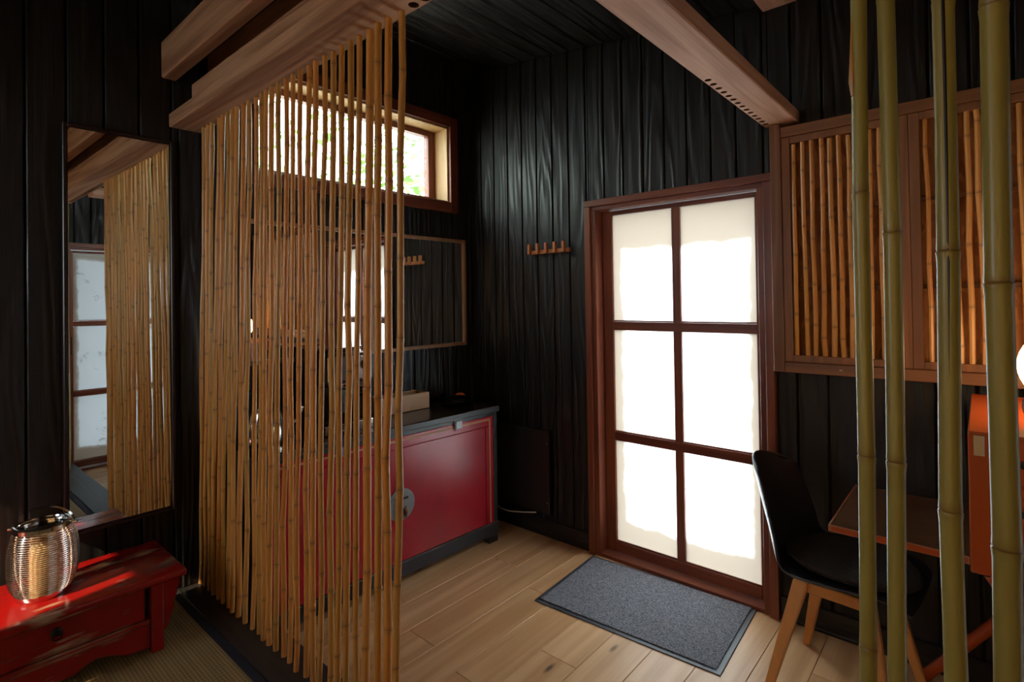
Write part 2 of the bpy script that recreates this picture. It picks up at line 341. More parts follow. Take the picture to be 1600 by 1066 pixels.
# ceiling: slopes down to the right; boards run front to back
bm = bmesh.new(); add_prism(bm, [(XW-.2, ceil_z(XW-.2)+BT), (XT+.2, ceil_z(XT+.2)+BT), (XT+.2, ceil_z(XT+.2)+.2), (XW-.2, ceil_z(XW-.2)+.2)], YB-.2, YD+.2, 'y')
ceiling = struct(link('ceiling', mesh_from(bm, 'ceiling'), M['black_back']))
x = XW; ang = math.atan(0.125); cbm = bmesh.new(); add_prism(cbm, [(0, 0), (0.115, 0), (0.115, BT-.004), (0.111, BT), (0.004, BT), (0, BT-.004)], 0, 1, 'y')
bmesh.ops.scale(cbm, vec=(1, YD-YB, 1), verts=cbm.verts); cme = mesh_from(cbm, 'ceiling_board'); cme.materials.append(M['char_y'])
while x < XT-.1:
    o = link('ceiling_board', cme, None, ceiling, (x+.119, YD, ceil_z(x+.119)+BT), (0, math.pi+ang, 0)); o.rotation_euler = (math.pi, ang, 0); o.location = (x, YD, ceil_z(x)+BT); x += 0.122
# floor planks of the entry
floor = struct(box('floor', (XW-.2, 0.9, -0.1), (XR+.2, YD+.2, -0.016), M['black_back'], bev=0))
_pm = {}
def plank(x0, x1, y0, y1, parent):
    key = (round(x1-x0, 3), round(y1-y0, 3))
    if key not in _pm:
        bm = bmesh.new(); add_box(bm, (0, 0, -0.016), (x1-x0, y1-y0, 0), 0.0018); _pm[key] = mesh_from(bm, 'plank')
    link('plank', _pm[key], M['oak_y'], parent, (x0, y0, 0))
k = 0; x = -1.421 - 8*0.178
ends = {0: 1.77, 1: 2.115, -2: 2.115, 2: 1.30, 3: 1.9, -1: 1.45}
while x < XR+.02:
    i = k-8; x0, x1 = max(x, XW), min(x+0.1768, XR+.015); e = ends.get(i-0, 1.15 + (k*0.61) % 1.35)
    if x1-x0 > 0.02:
        plank(x0, x1, 0.985, e-0.0008, floor); plank(x0, x1, e+0.0008, YD+0.01, floor)
    x += 0.178; k += 1
# raised platform, black threshold, tatami
struct(box('platform', (XW-.1, YB-.1, -.05), (XT+.1, 0.97, 0.16), M['black_back'], bev=0))
tag(box('threshold_board', (XW+.001, 0.807, 0.161), (XT-.002, 0.975, PZ), M['threshold'], bev=0.004), 'black wooden threshold board that the bamboo poles stand on', 'threshold')
def mat_tatami(x0, x1, y0, y1, label):
    r = empty('tatami_mat', ((x0+x1)/2, (y0+y1)/2, 0.161)); hx, hy = (x1-x0)/2-.001, (y1-y0)/2-.001; h = PZ-0.161
    box('woven_surface', (-hx, -hy+.03, 0), (hx, hy-.03, h), M['tatami'], r, 0.002)
    for s in (-1, 1): box('cloth_border', (-hx, min(s*hy, s*(hy-.0295)), 0), (hx, max(s*hy, s*(hy-.0295)), h+.0012), M['navy'], r, 0.002)
    return tag(r, label, 'tatami')
mat_tatami(XW+.002, -.87, -.10, .806, 'tatami mat with navy cloth border, under the red bench')
mat_tatami(-.87, .95, -.10, .806, 'tatami mat with navy border beside the green bamboo poles')
mat_tatami(XW+.002, -.87, -1.006, -.10, 'tatami mat at the far end of the red bench')
mat_tatami(-.87, .95, -1.006, -.10, 'tatami mat in the middle of the raised room')
# skirting on the door wall
for n_, (a, b) in enumerate(((XW+.002, -1.74), (-.72, XR-.002))):
    struct(box('baseboard_back' if n_ == 0 else 'baseboard_back_right', (a, YD-.016, 0.001), (b, YD-.0005, 0.105), M['char_x']))
# ------------------------------------------------------------------ doors (sliding, six frosted panes)
def door(name, loc, rz, film, mx):
    """local x = along the wall, local y = outwards through the wall, wall face at y=0"""
    d = struct(empty(name, loc, rz)); Wd = 1.01
    # casing (proud of the wall), jambs and head
    box('casing', (0, -.035, .001), (.038, -.0005, 1.985), M['maho_z'], d); box('casing', (Wd-.036, -.035, .001), (Wd, -.0005, 1.985), M['maho_z'], d)
    box('casing', (0, -.035, 1.9855), (Wd, -.0005, 2.022), mx, d)
    box('jamb', (.0385, -.022, .001), (.068, .12, 1.962), M['maho_z'], d); box('jamb', (Wd-.066, -.022, .001), (Wd-.0365, .12, 1.962), M['maho_z'], d)
    box('head_jamb', (.0385, -.022, 1.9625), (Wd-.0365, .12, 1.985), mx, d)
    box('sill', (.0685, -.02, .001), (Wd-.0665, .12, .02), mx, d)
    x0, x1, g0, g1, m0, m1 = .069, Wd-.067, .131, .912, .492, .537
    y0, y1 = .05, .085
    box('stile', (x0, y0, .022), (g0, y1, 1.96), M['maho_z'], d); box('stile', (g1, y0, .022), (x1, y1, 1.96), M['maho_z'], d)
    box('rail', (g0, y0, 1.935), (g1, y1, 1.96), mx, d); box('rail', (g0, y0, .022), (g1, y1, .078), mx, d)
    for z in (1.304, .677): box('glazing_bar', (g0, y0, z-.024), (g1, y1-.005, z+.024), mx, d)
    for a, b in ((.0785, .6525), (.7015, 1.2795), (1.3285, 1.9345)):
        box('mullion', (m0, y0, a), (m1, y1-.005, b), M['maho_z'], d)
        for c0, c1 in ((g0, m0), (m1, g1)):
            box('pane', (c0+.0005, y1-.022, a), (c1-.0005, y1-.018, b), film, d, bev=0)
            box('glazing_bead', (c0+.0005, y1-.028, a), (c1-.0005, y1-.0225, a+.008), mx, d, bev=.001)
    box('finger_pull', (g1+.008, y0-.002, 1.03), (g1+.022, y0+.004, 1.19), M['dark_frame'], d, .004, 2)
    return d
M['film_a'] = mk_film('frosted_film_glare_painted', (.175, .185), (.885, 1.745), (0.46, 0.41, 0.36), (0.93, 0.95, 0.97))  # tan margin colour carries the shade around the door's glare
M['film_b'] = mk_film('frosted_film_shade_painted', (.15, .17), (.9, 1.9), (0.55, 0.47, 0.40), (0.40, 0.415, 0.43))  # lower transmission puts outside shade into the second door's panes
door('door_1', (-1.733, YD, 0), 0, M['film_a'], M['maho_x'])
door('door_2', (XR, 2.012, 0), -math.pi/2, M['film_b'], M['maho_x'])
# ------------------------------------------------------------------ window in the left wall
win = struct(empty('window_1', (XW, 0, 0)))
ya, yb, za, zb = WH; c = .065
box('casing', (-.0005, yb-.002, za-c), (.022, yb+c, zb+c), M['maho_z'], win); box('casing', (-.0005, ya-c, za-c), (.022, ya+.002, zb+c), M['maho_z'], win)
box('casing', (-.0005, ya+.0025, zb-.002), (.022, yb-.0025, zb+c), M['maho_y'], win); box('casing', (-.0005, ya+.0025, za-c), (.022, yb-.0025, za+.002), M['maho_y'], win)
D = -.175
box('reveal_board', (D, yb-.014, za+.002), (-.001, yb-.0025, zb-.002), M['pine'], win); box('reveal_board', (D, ya+.0025, za+.002), (-.001, ya+.014, zb-.002), M['pine'], win)
box('reveal_board', (D, ya+.0145, zb-.014), (-.001, yb-.0145, zb-.0025), M['pine'], win); box('window_sill', (D, ya+.0145, za+.0025), (-.001, yb-.0145, za+.014), M['maho_y'], win)
for a, b in (((D, yb-.07, za+.0145), (D+.05, yb-.0145, zb-.0145)), ((D, ya+.0145, za+.0145), (D+.05, ya+.07, zb-.0145))): box('sash', a, b, M['maho_z'], win)
for a, b in (((D, ya+.0705, zb-.05), (D+.05, yb-.0705, zb-.0145)), ((D, ya+.0705, za+.0145), (D+.05, yb-.0705, za+.05))): box('sash', a, b, M['maho_y'], win)
box('pane', (D+.02, ya+.0705, za+.0505), (D+.024, yb-.0705, zb-.0505), M['glass'], win, bev=0)
# sunny side window behind the viewer, and unseen paper screen added for soft fill
w2 = struct(empty('window_2', (0, YB, 0)))
for a, b in (((-2.42, -.1, 1.25), (-2.38, -.04, 2.30)), ((-1.90, -.1, 1.25), (-1.86, -.04, 2.30)), ((-2.38, -.1, 1.25), (-1.90, -.04, 1.29)), ((-2.38, -.1, 2.26), (-1.90, -.04, 2.30)), ((-2.38, -.1, 1.62), (-1.90, -.04, 1.66))): box('sash', a, b, M['maho_z'], w2)
w3 = struct(empty('added_fill_window', (0, YB, 0)))  # added paper window, out of view, for soft fill light
for i in range(5):
    xx = -1.1+i*2.25/4; box('sash', (max(xx-.02, -1.1), -.1, .55), (min(xx+.02, 1.15), -.05, 2.25), M['maho_z'], w3)
for i in range(4):
    a, b = -1.1+i*2.25/4+.0205, -1.1+(i+1)*2.25/4-.0205
    box('pane', (a, -.08, .55), (b, -.076, 2.25), M['paper'], w3, bev=0)
# ------------------------------------------------------------------ beams
def drilled(name, a, b, holes, mat, bev=.004, r=.0145):
    bm = bmesh.new(); add_box(bm, a, b, bev); o = link(name, mesh_from(bm, name), mat)
    o.data.materials.append(M['hole']); cb = bmesh.new()
    for hx, hy in holes: bmesh.ops.create_cone(cb, cap_ends=True, segments=16, radius1=r, radius2=r, depth=.05, matrix=Matrix.Translation((hx, hy, a[2]+.0)))
    cm = mesh_from(cb, 'cut'); cm.materials.append(M['hole']); co = link('cut', cm)
    md = o.modifiers.new('b', 'BOOLEAN'); md.object = co; md.operation = 'DIFFERENCE'; md.solver = 'EXACT'; md.material_mode = 'TRANSFER'
    bpy.context.view_layer.update(); me = bpy.data.meshes.new_from_object(o.evaluated_get(bpy.context.evaluated_depsgraph_get()))
    o.modifiers.clear(); o.data = me; bpy.data.objects.remove(co); return o
SY = 0.898                                               # row of bamboo poles
ph = [(-1.121+i*.0465, .902) for i in range(20)] + [(.08+i*.05, .902) for i in range(12)]
tag(drilled('bamboo_beam', (XW+.002, .792, 2.243), (XT-.002, .925, 2.303), ph, M['beam_x']), 'flat oak beam with drilled holes that holds the tops of the bamboo poles', 'beam')
tag(drilled('cross_beam', (-.742, .926, 2.226), (-.606, YD-.002, 2.282), [(-.722, 1.89+i*.051) for i in range(14)], M['beam_y'], .004, .012), 'stained oak cross beam with a row of small holes, running to the door wall', 'beam')
tag(box('ceiling_joist', (XW+.002, .764, 2.452), (XT-.002, .822, 2.612), M['beam_x'], bev=.006), 'upper oak joist with a rough squared end at the black wall', 'joist')
tag(box('ceiling_joist', (XW+.03, .94, 2.452), (XT-.002, 1.0, 2.60), M['beam_x'], bev=.006), 'oak joist set behind the upper one above the bamboo beam', 'joist')
tag(box('packing_beam', (XW+.03, .875, 2.304), (XT-.002, .923, 2.449), M['beam_x'], bev=.004), 'shadowed oak packing beam lying on the bamboo beam', 'beam')
tag(box('rafter', (-.752, 1.05, 2.775), (-.606, YD-.002, 2.77+.03), M['beam_y'], bev=.004), 'short oak rafter end under the black ceiling', 'rafter')
tag(box('corner_post', (XW+.001, .83, PZ+.001), (XW+.016, .905, 2.242), M['char_z'], bev=.003), 'black charred post under the end of the bamboo beam', 'post')
# ------------------------------------------------------------------ bamboo
def bamboo_mesh(top, bot, r, seed, n=12, spacing=.26, zig=.004, axis_out=None):
    rr = random.Random(seed); L = (Vector(top)-Vector(bot)).length; pts, rad, nd = [], [], []
    zs = []; z = rr.uniform(.05, spacing)
    while z < L-.04: zs.append(z); z += spacing*rr.uniform(.75, 1.25)
    offs = [Vector((rr.uniform(-zig, zig), rr.uniform(-zig, zig), 0)) for _ in range(len(zs)+2)]; offs[-1] *= .2
    knots = [0]+zs+[L]
    def base(z):
        for i in range(len(knots)-1):
            if z <= knots[i+1]+1e-9:
                f = (z-knots[i])/(knots[i+1]-knots[i]); o = offs[i].lerp(offs[i+1], f); break
        p = Vector(bot).lerp(Vector(top), z/L); return p+o
    def put(z, k, a): pts.append(base(min(max(z, 0), L))); rad.append(r*k*(1-.10*z/L)); nd.append(a)
    put(0, .97, .3)
    for i, z in enumerate(zs):
        if z-.012 > 0: put(z-.014, .985, 0)
        put(z-.005, 1.05, .25); put(z-.0012, 1.075, .35); put(z+.0008, .975, 1.0); put(z+.0035, 1.04, .5); put(z+.014, .99, .05)
        nz = zs[i+1] if i+1 < len(zs) else L
        put((z+nz)/2, .965, 0)
    put(L, .98, 0)
    if axis_out is not None: axis_out.append(base)
    bm = bmesh.new(); lay = bm.verts.layers.float.new('node'); rings = add_tube(bm, pts, rad, n)
    for ring, a in zip(rings, nd):
        for v in ring: v[lay] = a
    return mesh_from(bm, 'bamboo', 40)
tops = [-2.583, -2.535, -2.488, -2.401, -2.358, -2.312, -2.268, -2.219, -2.171, -2.122, -2.068, -2.014, -1.967, -1.921, -1.87, -1.82, -1.768, -1.712, -1.664, -1.615, -1.56, -1.514, -1.458, -1.413, -1.37, -1.319, -1.268, -1.223, -1.168]   # x of each pole's head along the beam, metres
bots = [-2.658, -2.616, -2.564, -2.513, -2.457, -2.409, -2.357, -2.312, -2.262, -2.195, -2.132, -2.081, -2.033, -1.989, -1.935, -1.884, -1.834, -1.779, -1.726, -1.68, -1.633, -1.579, -1.525, -1.479, -1.43, -1.383, -1.312, -1.276, -1.231]   # and of its foot
for i, (a, b) in enumerate(zip(tops, bots)):
    dy = rnd.uniform(-.0045, .0035); xt, xb = a, b
    r = rnd.uniform(.0088, .0112) if i < 25 else (.0128, .0118, .0118, .0106)[i-25]
    o = link('bamboo_pole', bamboo_mesh((xt, SY+dy, 2.2425), (xb, SY+dy, PZ+.0008), r, 100+i), M['bamboo'])
    lab = {0: 'tan bamboo pole standing against the black post at the wall', len(tops)-1: 'tan bamboo pole at the free end of the screen, beside the opening'}.get(i, 'slim tan bamboo pole inside the closely set screen row')
    tag(o, lab, 'bamboo pole', 'tan bamboo poles of the screen')
axl = []
for i, (xh, xf, r, lab) in enumerate(((-0.1278, -0.1358, 0.0106, 'olive bamboo pole with a pale split sheath above its upper joint'), (-0.0914, -0.1016, 0.0112, 'slender olive bamboo pole between the split one and the cracked one'),
                                    (-0.0355, -0.0389, 0.0127, 'olive bamboo pole with a long dark crack down its upper half'), (0.0156, 0.0097, 0.0148, 'thickest olive bamboo pole with a scarred joint, by the lamp'))):
    p0, p1 = Vector((xh, SY, 0)), Vector((xf, SY, 0))
    o = link('bamboo_pole', bamboo_mesh((p0.x, SY, 2.2425), (p1.x, SY, PZ+.0008), r*1.04, 40+i, 20, .30, .003, axl), M['green_bamboo']); ax = axl[-1]
    tag(o, lab, 'bamboo pole', 'olive bamboo poles')
    if i == 2:
        tube('crack', [ax(z-PZ)+(Vector((0, 0, 0))-Vector((p0.x, SY, 0))).normalized()*r*.955*(1-.1*(z-PZ)/2.03) for z in (1.34, 1.42, 1.5, 1.7, 1.9, 2.1, 2.235)], [.0004, .001, .0017, .002, .002, .002, .002], M['black_iron'], o, 6)
    if i == 0:
        tube('split_sheath', [ax(z-PZ)+Vector((-.8, -.6, 0))*r*.9 for z in (1.74, 1.76, 1.80, 1.85)], [.002, .005, .003, .0008], M['bamboo'], o, 6)
# ------------------------------------------------------------------ tall wall mirror
mr = empty('wall_mirror', (XW+.012, .612, .575), math.radians(.5)); mh, mw = 1.60, .19
box('glass', (0, -mw+.014, .014), (.012, mw-.014, mh-.014), M['mirror'], mr, .003)
for a, b in (((-.008, -mw, 0), (.02, -mw+.0135, mh)), ((-.008, mw-.0135, 0), (.02, mw, mh)), ((-.008, -mw+.014, 0), (.02, mw-.014, .0135)), ((-.008, -mw+.014, mh-.0135), (.02, mw-.014, mh))): box('frame', a, b, M['dark_frame'], mr, .003)
tag(mr, 'tall narrow mirror in a thin dark frame above the red bench', 'mirror')
# ------------------------------------------------------------------ square mirrors
for y0, y1, lab in ((1.85, 2.567, 'square mirror in a light wood frame over the cabinet, nearer the door wall'), (1.107, 1.825, 'square mirror in a light wood frame behind the bamboo screen')):
    q = empty('framed_mirror', (XW+.002, (y0+y1)/2, 1.16)); hw = (y1-y0)/2; H = .713; t_ = .022
    box('glass', (.004, -hw+t_, t_), (.012, hw-t_, H-t_), M['mirror'], q, 0)
    for a, b in (((0, -hw, 0), (.024, -hw+t_-.0005, H)), ((0, hw-t_+.0005, 0), (.024, hw, H)), ((0, -hw+t_, 0), (.024, hw-t_, t_-.0005)), ((0, -hw+t_, H-t_+.0005), (.024, hw-t_, H))): box('frame', a, b, M['frame_oak'], q)
    tag(q, lab, 'mirror')
# ------------------------------------------------------------------ coat hooks
hk = empty('coat_rack', (-2.0, YD-.001, 1.755))
box('rail', (-.152, -.022, -.012), (.152, 0, .012), M['hook_wood'], hk)
for i in range(5): box('peg', (-.150+i*.0655, -.046, -.012), (-.132+i*.0655, -.0225, .052), M['hook_wood'], hk)
tag(hk, 'small orange wooden coat rack with five upright pegs', 'coat rack')
# ------------------------------------------------------------------ heater panel and cable
hp = empty('panel_heater', (-2.215, YD-.002, .155))
box('panel', (-.235, -.045, 0), (.21, -.025, .507), M['panel'], hp, .004, 2); box('bracket', (-.15, -.0245, .1), (.15, 0, .4), M['black_iron'], hp)
for z in (.07, .43):
    for xx in (-.22, .195): lathe('screw', [(.0001, -.003), (.005, -.002), (.005, .0)], (xx, -.045, z), M['screw'], hp, 10) if False else box('screw', (xx-.004, -.048, z-.004), (xx+.004, -.0455, z+.004), M['screw'], hp, .0015)
tag(hp, 'flat dark electric panel heater on the wall beside the cabinet', 'heater')
tag(tube('power_cable', [(-2.52, 2.60, .165), (-2.46, 2.585, .135), (-2.38, 2.575, .115), (-2.30, 2.57, .118), (-2.20, 2.575, .135), (-2.10, 2.59, .153)], .004, M['white_cable'], n=8), 'white cable hanging below the panel heater', 'cable')
# ------------------------------------------------------------------ red cabinet under the window
cb = empty('lacquer_cabinet', (-2.485, 1.72, 0), math.radians(-2.2)); hw, ht = .70, .82; fx = .205; bx = -.185
box('carcass', (bx, -hw+.004, .12), (fx-.03, hw-.004, ht-.03), M['cab_black'], cb, .004)
box('lid', (bx-.004, -hw-.006, ht-.029), (fx+.012, hw+.006, ht), M['cab_top'], cb, .004)
box('lid_edge', (fx+.0125, -hw-.006, ht-.032), (fx+.02, hw+.006, ht+.001), M['cab_black'], cb, .003)
box('corner_stile', (fx-.03, hw-.032, .12), (fx+.002, hw, ht-.03), M['cab_black'], cb, .003); box('corner_stile', (fx-.03, -hw, .12), (fx+.002, -hw+.032, ht-.03), M['cab_black'], cb, .003)
box('top_rail', (fx-.03, -hw+.0325, .705), (fx, hw-.0325, .762), M['cab_red'], cb, .002); box('lid_front', (fx-.03, -hw+.0325, .763), (fx+.001, hw-.0325, ht-.031), M['cab_black'], cb, .002)
for s in (-1, 1):
    y0, y1 = sorted((s*(hw-.0325), s*(hw-.092))); box('side_stile', (fx-.03, y0, .12), (fx, y1, .7045), M['cab_red'], cb, .002)
    y0, y1 = sorted((s*(hw-.055), s*(hw-.066))); box('gold_line', (fx+.0001, y0, .13), (fx+.0012, y1, .75), M['gold'], cb, 0)
    y0, y1 = sorted((s*.0008, s*(hw-.0935))); d_ = box('door', (fx-.025, y0, .122), (fx-.002, y1, .7035), M['cab_red'], cb, .0025)
    bm = bmesh.new(); add_lathe(bm, [(.0001, -.006), (.006, .003), (.011, .018), (.010, .03), (.004, .042), (.003, .052), (.0001, .053)], (fx+.012, s*.022, .355), 12); link('door_pull', mesh_from(bm, 'door_pull', 50), M['bronze'], d_)
    box('hasp', (fx+.004, min(s*.008, s*.04), .440), (fx+.012, max(s*.008, s*.04), .452), M['black_iron'], d_, .003)
    n = 24; poly = [(s*.0012+s*.082*math.sin(math.pi*k/n), .415+.082*math.cos(math.pi*k/n)) for k in range(n+1)]
    prism('lock_plate', poly if s > 0 else poly[::-1], fx-.0018, fx+.003, 'x', M['old_metal'], d_)
box('gold_line', (fx+.0001, -hw+.0665, .739), (fx+.0012, hw-.0665, .750), M['gold'], cb, 0)
box('base_rail', (fx-.03, -hw, .045), (fx+.004, hw, .1195), M['cab_black'], cb, .003); box('base_rail', (bx, hw-.03, .045), (fx-.031, hw, .1195), M['cab_black'], cb, .003)
for sy in (-1, 1):
    for xx in (bx, fx-.055): box('foot', (xx, min(sy*hw, sy*(hw-.075)), .0005), (xx+.055, max(sy*hw, sy*(hw-.075)), .0445), M['cab_black'], cb, .003)
for yy in (-.36, .36):
    lt = box('latch', (fx+.0015, yy+.012, .733), (fx+.007, yy+.058, .778), M['old_metal'], cb, .002); tube('latch_pin', [(fx+.005, yy, .783), (fx+.010, yy+.002, .76), (fx+.008, yy+.003, .728)], [.004, .006, .003], M['old_metal'], lt, 8)
tag(cb, 'low crimson lacquered cabinet with black edges and a round metal lock plate', 'cabinet')
TZ = ht
# things on the cabinet
bxo = empty('wooden_tray', (-2.595, 1.95, TZ+.0015), math.radians(-2)); hx, hy, hh = .065, .165, .095
box('base', (-hx+.009, -hy+.009, 0), (hx-.009, hy-.009, .008), M['box_wood'], bxo)
for a, b in (((hx-.0085, -hy, 0), (hx, hy, hh)), ((-hx, -hy, 0), (-hx+.0085, hy, hh)), ((-hx+.009, hy-.0085, 0), (hx-.009, hy, hh)), ((-hx+.009, -hy, 0), (hx-.009, -hy+.0085, hh))): box('side', a, b, M['box_wood'], bxo)
tag(bxo, 'open pale wooden box standing on the lacquer cabinet', 'box')
cm = empty('coffee_machine', (-2.515, 1.475, TZ+.0015), 0)
box('drip_tray', (-.10, -.135, 0), (.155, .135, .05), M['chrome'], cm, .006, 2); box('tray_grille', (.0, -.115, .0505), (.145, .115, .054), M['black_plastic'], cm, .001)
box('body', (-.14, -.14, .0505), (-.005, .14, .40), M['black_plastic'], cm, .012, 2); box('brew_head', (-.0045, -.14, .24), (.14, .14, .385), M['black_plastic'], cm, .012, 2)
fp = box('front_plate', (.1405, -.115, .255), (.146, .132, .375), M['chrome'], cm, .003); bm = bmesh.new(); add_lathe(bm, [(.0001, .014), (.022, .014), (.026, .008), (.027, 0), (.0001, -.0)], (.146, .095, .325), 24, 'x'); link('dial', mesh_from(bm, 'dial', 40), M['black_plastic'], fp)
box('top_tray', (-.13, -.13, .4005), (.12, .13, .415), M['chrome'], cm, .006); box('spout', (.05, -.03, .2), (.09, .03, .2395), M['chrome'], cm, .006)
tube('portafilter', [(.07, .0, .215), (.12, .03, .21), (.19, .06, .205)], [.016, .012, .014], M['black_plastic'], cm, 10)
tag(cm, 'black coffee machine with a chrome front plate and drip tray on the cabinet', 'coffee machine')
cu = empty('glass_jug', (-2.41, 1.565, TZ+.0015+.0545)); 
lathe('jug', [(.0001, .001), (.038, .001), (.042, .02), (.042, .09), (.036, .115), (.034, .115), (.039, .09), (.039, .02), (.034, .006), (.0001, .006)], (0, 0, 0), M['black_plastic'], cu, 20)
tube('handle', [(.041, 0, .1), (.068, .01, .095), (.072, .01, .05), (.042, 0, .03)], .005, M['black_plastic'], cu, 8); tag(cu, 'dark jug standing on the coffee machine tray', 'jug')
kt = empty('kettle', (-2.50, 1.12, TZ+.0015))
lathe('body', [(.0001, 0), (.088, 0), (.095, .01), (.092, .06), (.075, .13), (.058, .165), (.0001, .166)], (0, 0, 0), M['chrome'], kt, 32); lathe('lid', [(.05, .1665), (.045, .178), (.015, .186), (.012, .2), (.018, .212), (.0001, .22)], (0, 0, 0), M['black_plastic'], kt, 24)
tube('handle', [(-.02, -.075, .145), (-.02, -.11, .19), (-.015, -.09, .235), (0, 0, .262), (.015, .09, .235), (.02, .105, .18)], .006, M['black_iron'], kt, 8); tube('spout', [(.03, .07, .05), (.05, .125, .09), (.06, .15, .15)], [.016, .012, .008], M['chrome'], kt, 10)
tag(kt, 'shiny metal kettle with a looped handle, behind the bamboo screen', 'kettle')
pc = empty('cloth_pouch', (-2.50, 2.315, TZ+.0015), .3)
lathe('pouch', [(.0001, 0), (.085, 0), (.098, .012), (.085, .03), (.05, .042), (.0001, .047)], (0, 0, 0), M['black_iron'], pc, 24); bpy.data.objects[pc.children[0].name].scale = (.8, 1.1, 1)
lathe('orange_lining', [(.0001, .030), (.030, .030), (.034, .040), (.02, .052), (.0001, .054)], (-.01, .055, 0), M['orange'], pc, 16)
tag(pc, 'black cloth pouch with a bright orange edge at the cabinet end', 'pouch')
# ------------------------------------------------------------------ wall cabinet with bamboo-slat sliding panels
wc = empty('wall_cabinet', (0, 2.58, 0)); CL, CR, CB, CT = -.715, .705, 1.125, 2.205
box('left_post', (CL, -.002, CB), (CL+.045, .068, CT+.02), M['cab_z'], wc); box('top_rail', (CL+.0455, 0, CT-.045), (CR, .068, CT), M['cab_x'], wc); box('bottom_rail', (CL+.0455, -.004, CB), (CR, .068, CB+.045), M['cab_x'], wc)
box('back_panel', (CL+.046, .060, CB+.046), (CR-.002, .067, CT-.046), M['osb'], wc, 0)
for k_, z in enumerate((1.48, 1.82)): box('shelf', (CL+.047, .040, z), (CR-.003, .0595, z+.018), M['cab_x'], wc)
lathe('screw', [(.0001, -.0005), (.006, -.0005), (.006, .004), (.0001, .005)], (-.455, -.005, CB+.022), M['screw'], wc, 12, axis='z')
for pi, (a, b) in enumerate(((-.669, -.214), (-.213, .245), (.246, .702))):
    pn = empty('sliding_panel', (0, 0, 0)); pn.parent = wc; z0, z1 = CB+.0465, CT-.0465; f_ = .034
    bm = bmesh.new()
    for A, B in (((a, .004, z0), (a+f_, .026, z1)), ((b-f_, .004, z0), (b, .026, z1)), ((a+f_, .004, z0), (b-f_, .026, z0+.03)), ((a+f_, .004, z1-.03), (b-f_, .026, z1))): add_box(bm, A, B, .002)
    fr = link('panel_frame', mesh_from(bm, 'panel_frame'), M['cab_z'], pn)
    xs = [a+f_+.014+i*.0345 for i in range(12)] if pi != 1 else [a+f_+.022+v for v in (0, .035, .083, .116, .149, .187, .225, .262, .30, .34, .375)]
    for i, xx in enumerate(xs):
        if xx > b-f_-.008: continue
        zt, zb_ = z1-.025+rnd.uniform(-.012, .004), z0+.03
        link('bamboo_slat', bamboo_mesh((xx+rnd.uniform(-.006, .004), .016, zt), (xx+rnd.uniform(-.002, .008), .016, zb_), rnd.uniform(.0088, .0108), 500+pi*20+i, 8, .21, .003), M['slat'], pn)
tag(wc, 'brown wooden wall cabinet with sliding panels of upright bamboo slats', 'cabinet')
# ------------------------------------------------------------------ door mat
dm = empty('door_mat', (-1.248, 2.345, .0005), math.radians(3.3)); hx, hy = .44, .285
box('rubber_edge', (-hx, -hy, 0), (hx, hy, .004), M['rubber'], dm, .0015); box('carpet_pile', (-hx+.022, -hy+.022, .0042), (hx-.022, hy-.022, .009), M['carpet'], dm, .002)
tag(dm, 'grey ribbed carpet door mat with a rubber edge before the frosted door', 'door mat')
# ------------------------------------------------------------------ red bench
bn = empty('red_bench', (-2.39, .08, PZ+.0015)); BH = .284; fx = .135; e0, e1 = -.62, .62
bm = bmesh.new(); add_box(bm, (-.185, e0, BH-.026), (.182, e1, BH), .009, 3); link('seat_top', mesh_from(bm, 'seat_top', 40), M['bench_red'], bn)
for s in (-1, 1):
    for xx in (-.15, fx-.045): box('leg', (xx, s*.538-.02, 0), (xx+.045, s*.538+.02, BH-.0265), M['bench_red'], bn, .004, 2)
    zz = BH-.0265; y0 = .5585
    poly = [(y0, zz), (y0+.058, zz), (y0+.056, zz-.04), (y0+.044, zz-.06), (y0+.042, zz-.085), (y0+.034, zz-.10), (y0+.036, zz-.12), (y0+.022, zz-.15), (y0+.016, zz-.18), (y0, zz-.20)]
    if s < 0: poly = [(-u, v) for u, v in poly][::-1]
    prism('end_bracket', poly, fx-.03, fx-.008, 'x', M['bench_red'], bn, .002); prism('end_bracket', poly, -.142, -.12, 'x', M['bench_red'], bn, .002)
    box('end_panel', (-.104, s*.538-.01, .09), (fx-.046, s*.538+.01, BH-.027), M['bench_red'], bn, .003)
box('upper_rail', (fx-.035, -.5175, BH-.044), (fx-.004, .5175, BH-.0268), M['bench_red'], bn, .003)
box('middle_rail', (fx-.035, -.5175, .108), (fx-.004, .5175, .126), M['bench_red'], bn, .003)
box('drawer_case', (-.11, -.5165, .1085), (fx-.031, .5165, BH-.0445), M['cab_black'], bn, .002)
for i in range(2):
    a = -.5165+i*.5167; b = a+.516
    dr = box('drawer', (fx-.03, a+.010, .1265), (fx-.010, b-.014, BH-.0445), M['bench_red'], bn, .003); cy_ = (a+b)/2
    lathe('pull_plate', [(.0001, .006), (.006, .006), (.015, .002), (.016, 0), (.0001, 0)], (fx-.010, cy_, .197), M['black_iron'], dr, 16, axis='x')
    ring = [(fx-.001, cy_+.012*math.sin(t), .186-.012*math.cos(t)) for t in [2*math.pi*k/16 for k in range(17)]]; tube('pull_ring', ring, .0022, M['black_iron'], dr, 6)
ap = [(-.517, .1075), (-.517, .035)]; hs = [(-.44, .03), (-.40, .05), (-.36, .058), (-.33, .05), (-.31, .036), (-.27, .033), (-.22, .045), (-.18, .03), (-.10, .026), (0, .02), (.10, .026), (.18, .03), (.22, .045), (.27, .033), (.31, .036), (.33, .05), (.36, .058), (.40, .05), (.44, .03)]
prism('scalloped_apron', [(-.517, .1075), (-.517, .02)]+[(u, v) for u, v in hs]+[(.517, .02), (.517, .1075)], fx-.028, fx-.010, 'x', M['bench_red'], bn)
tag(bn, 'low red lacquered bench with worn dark edges and small drawers on the tatami', 'bench')
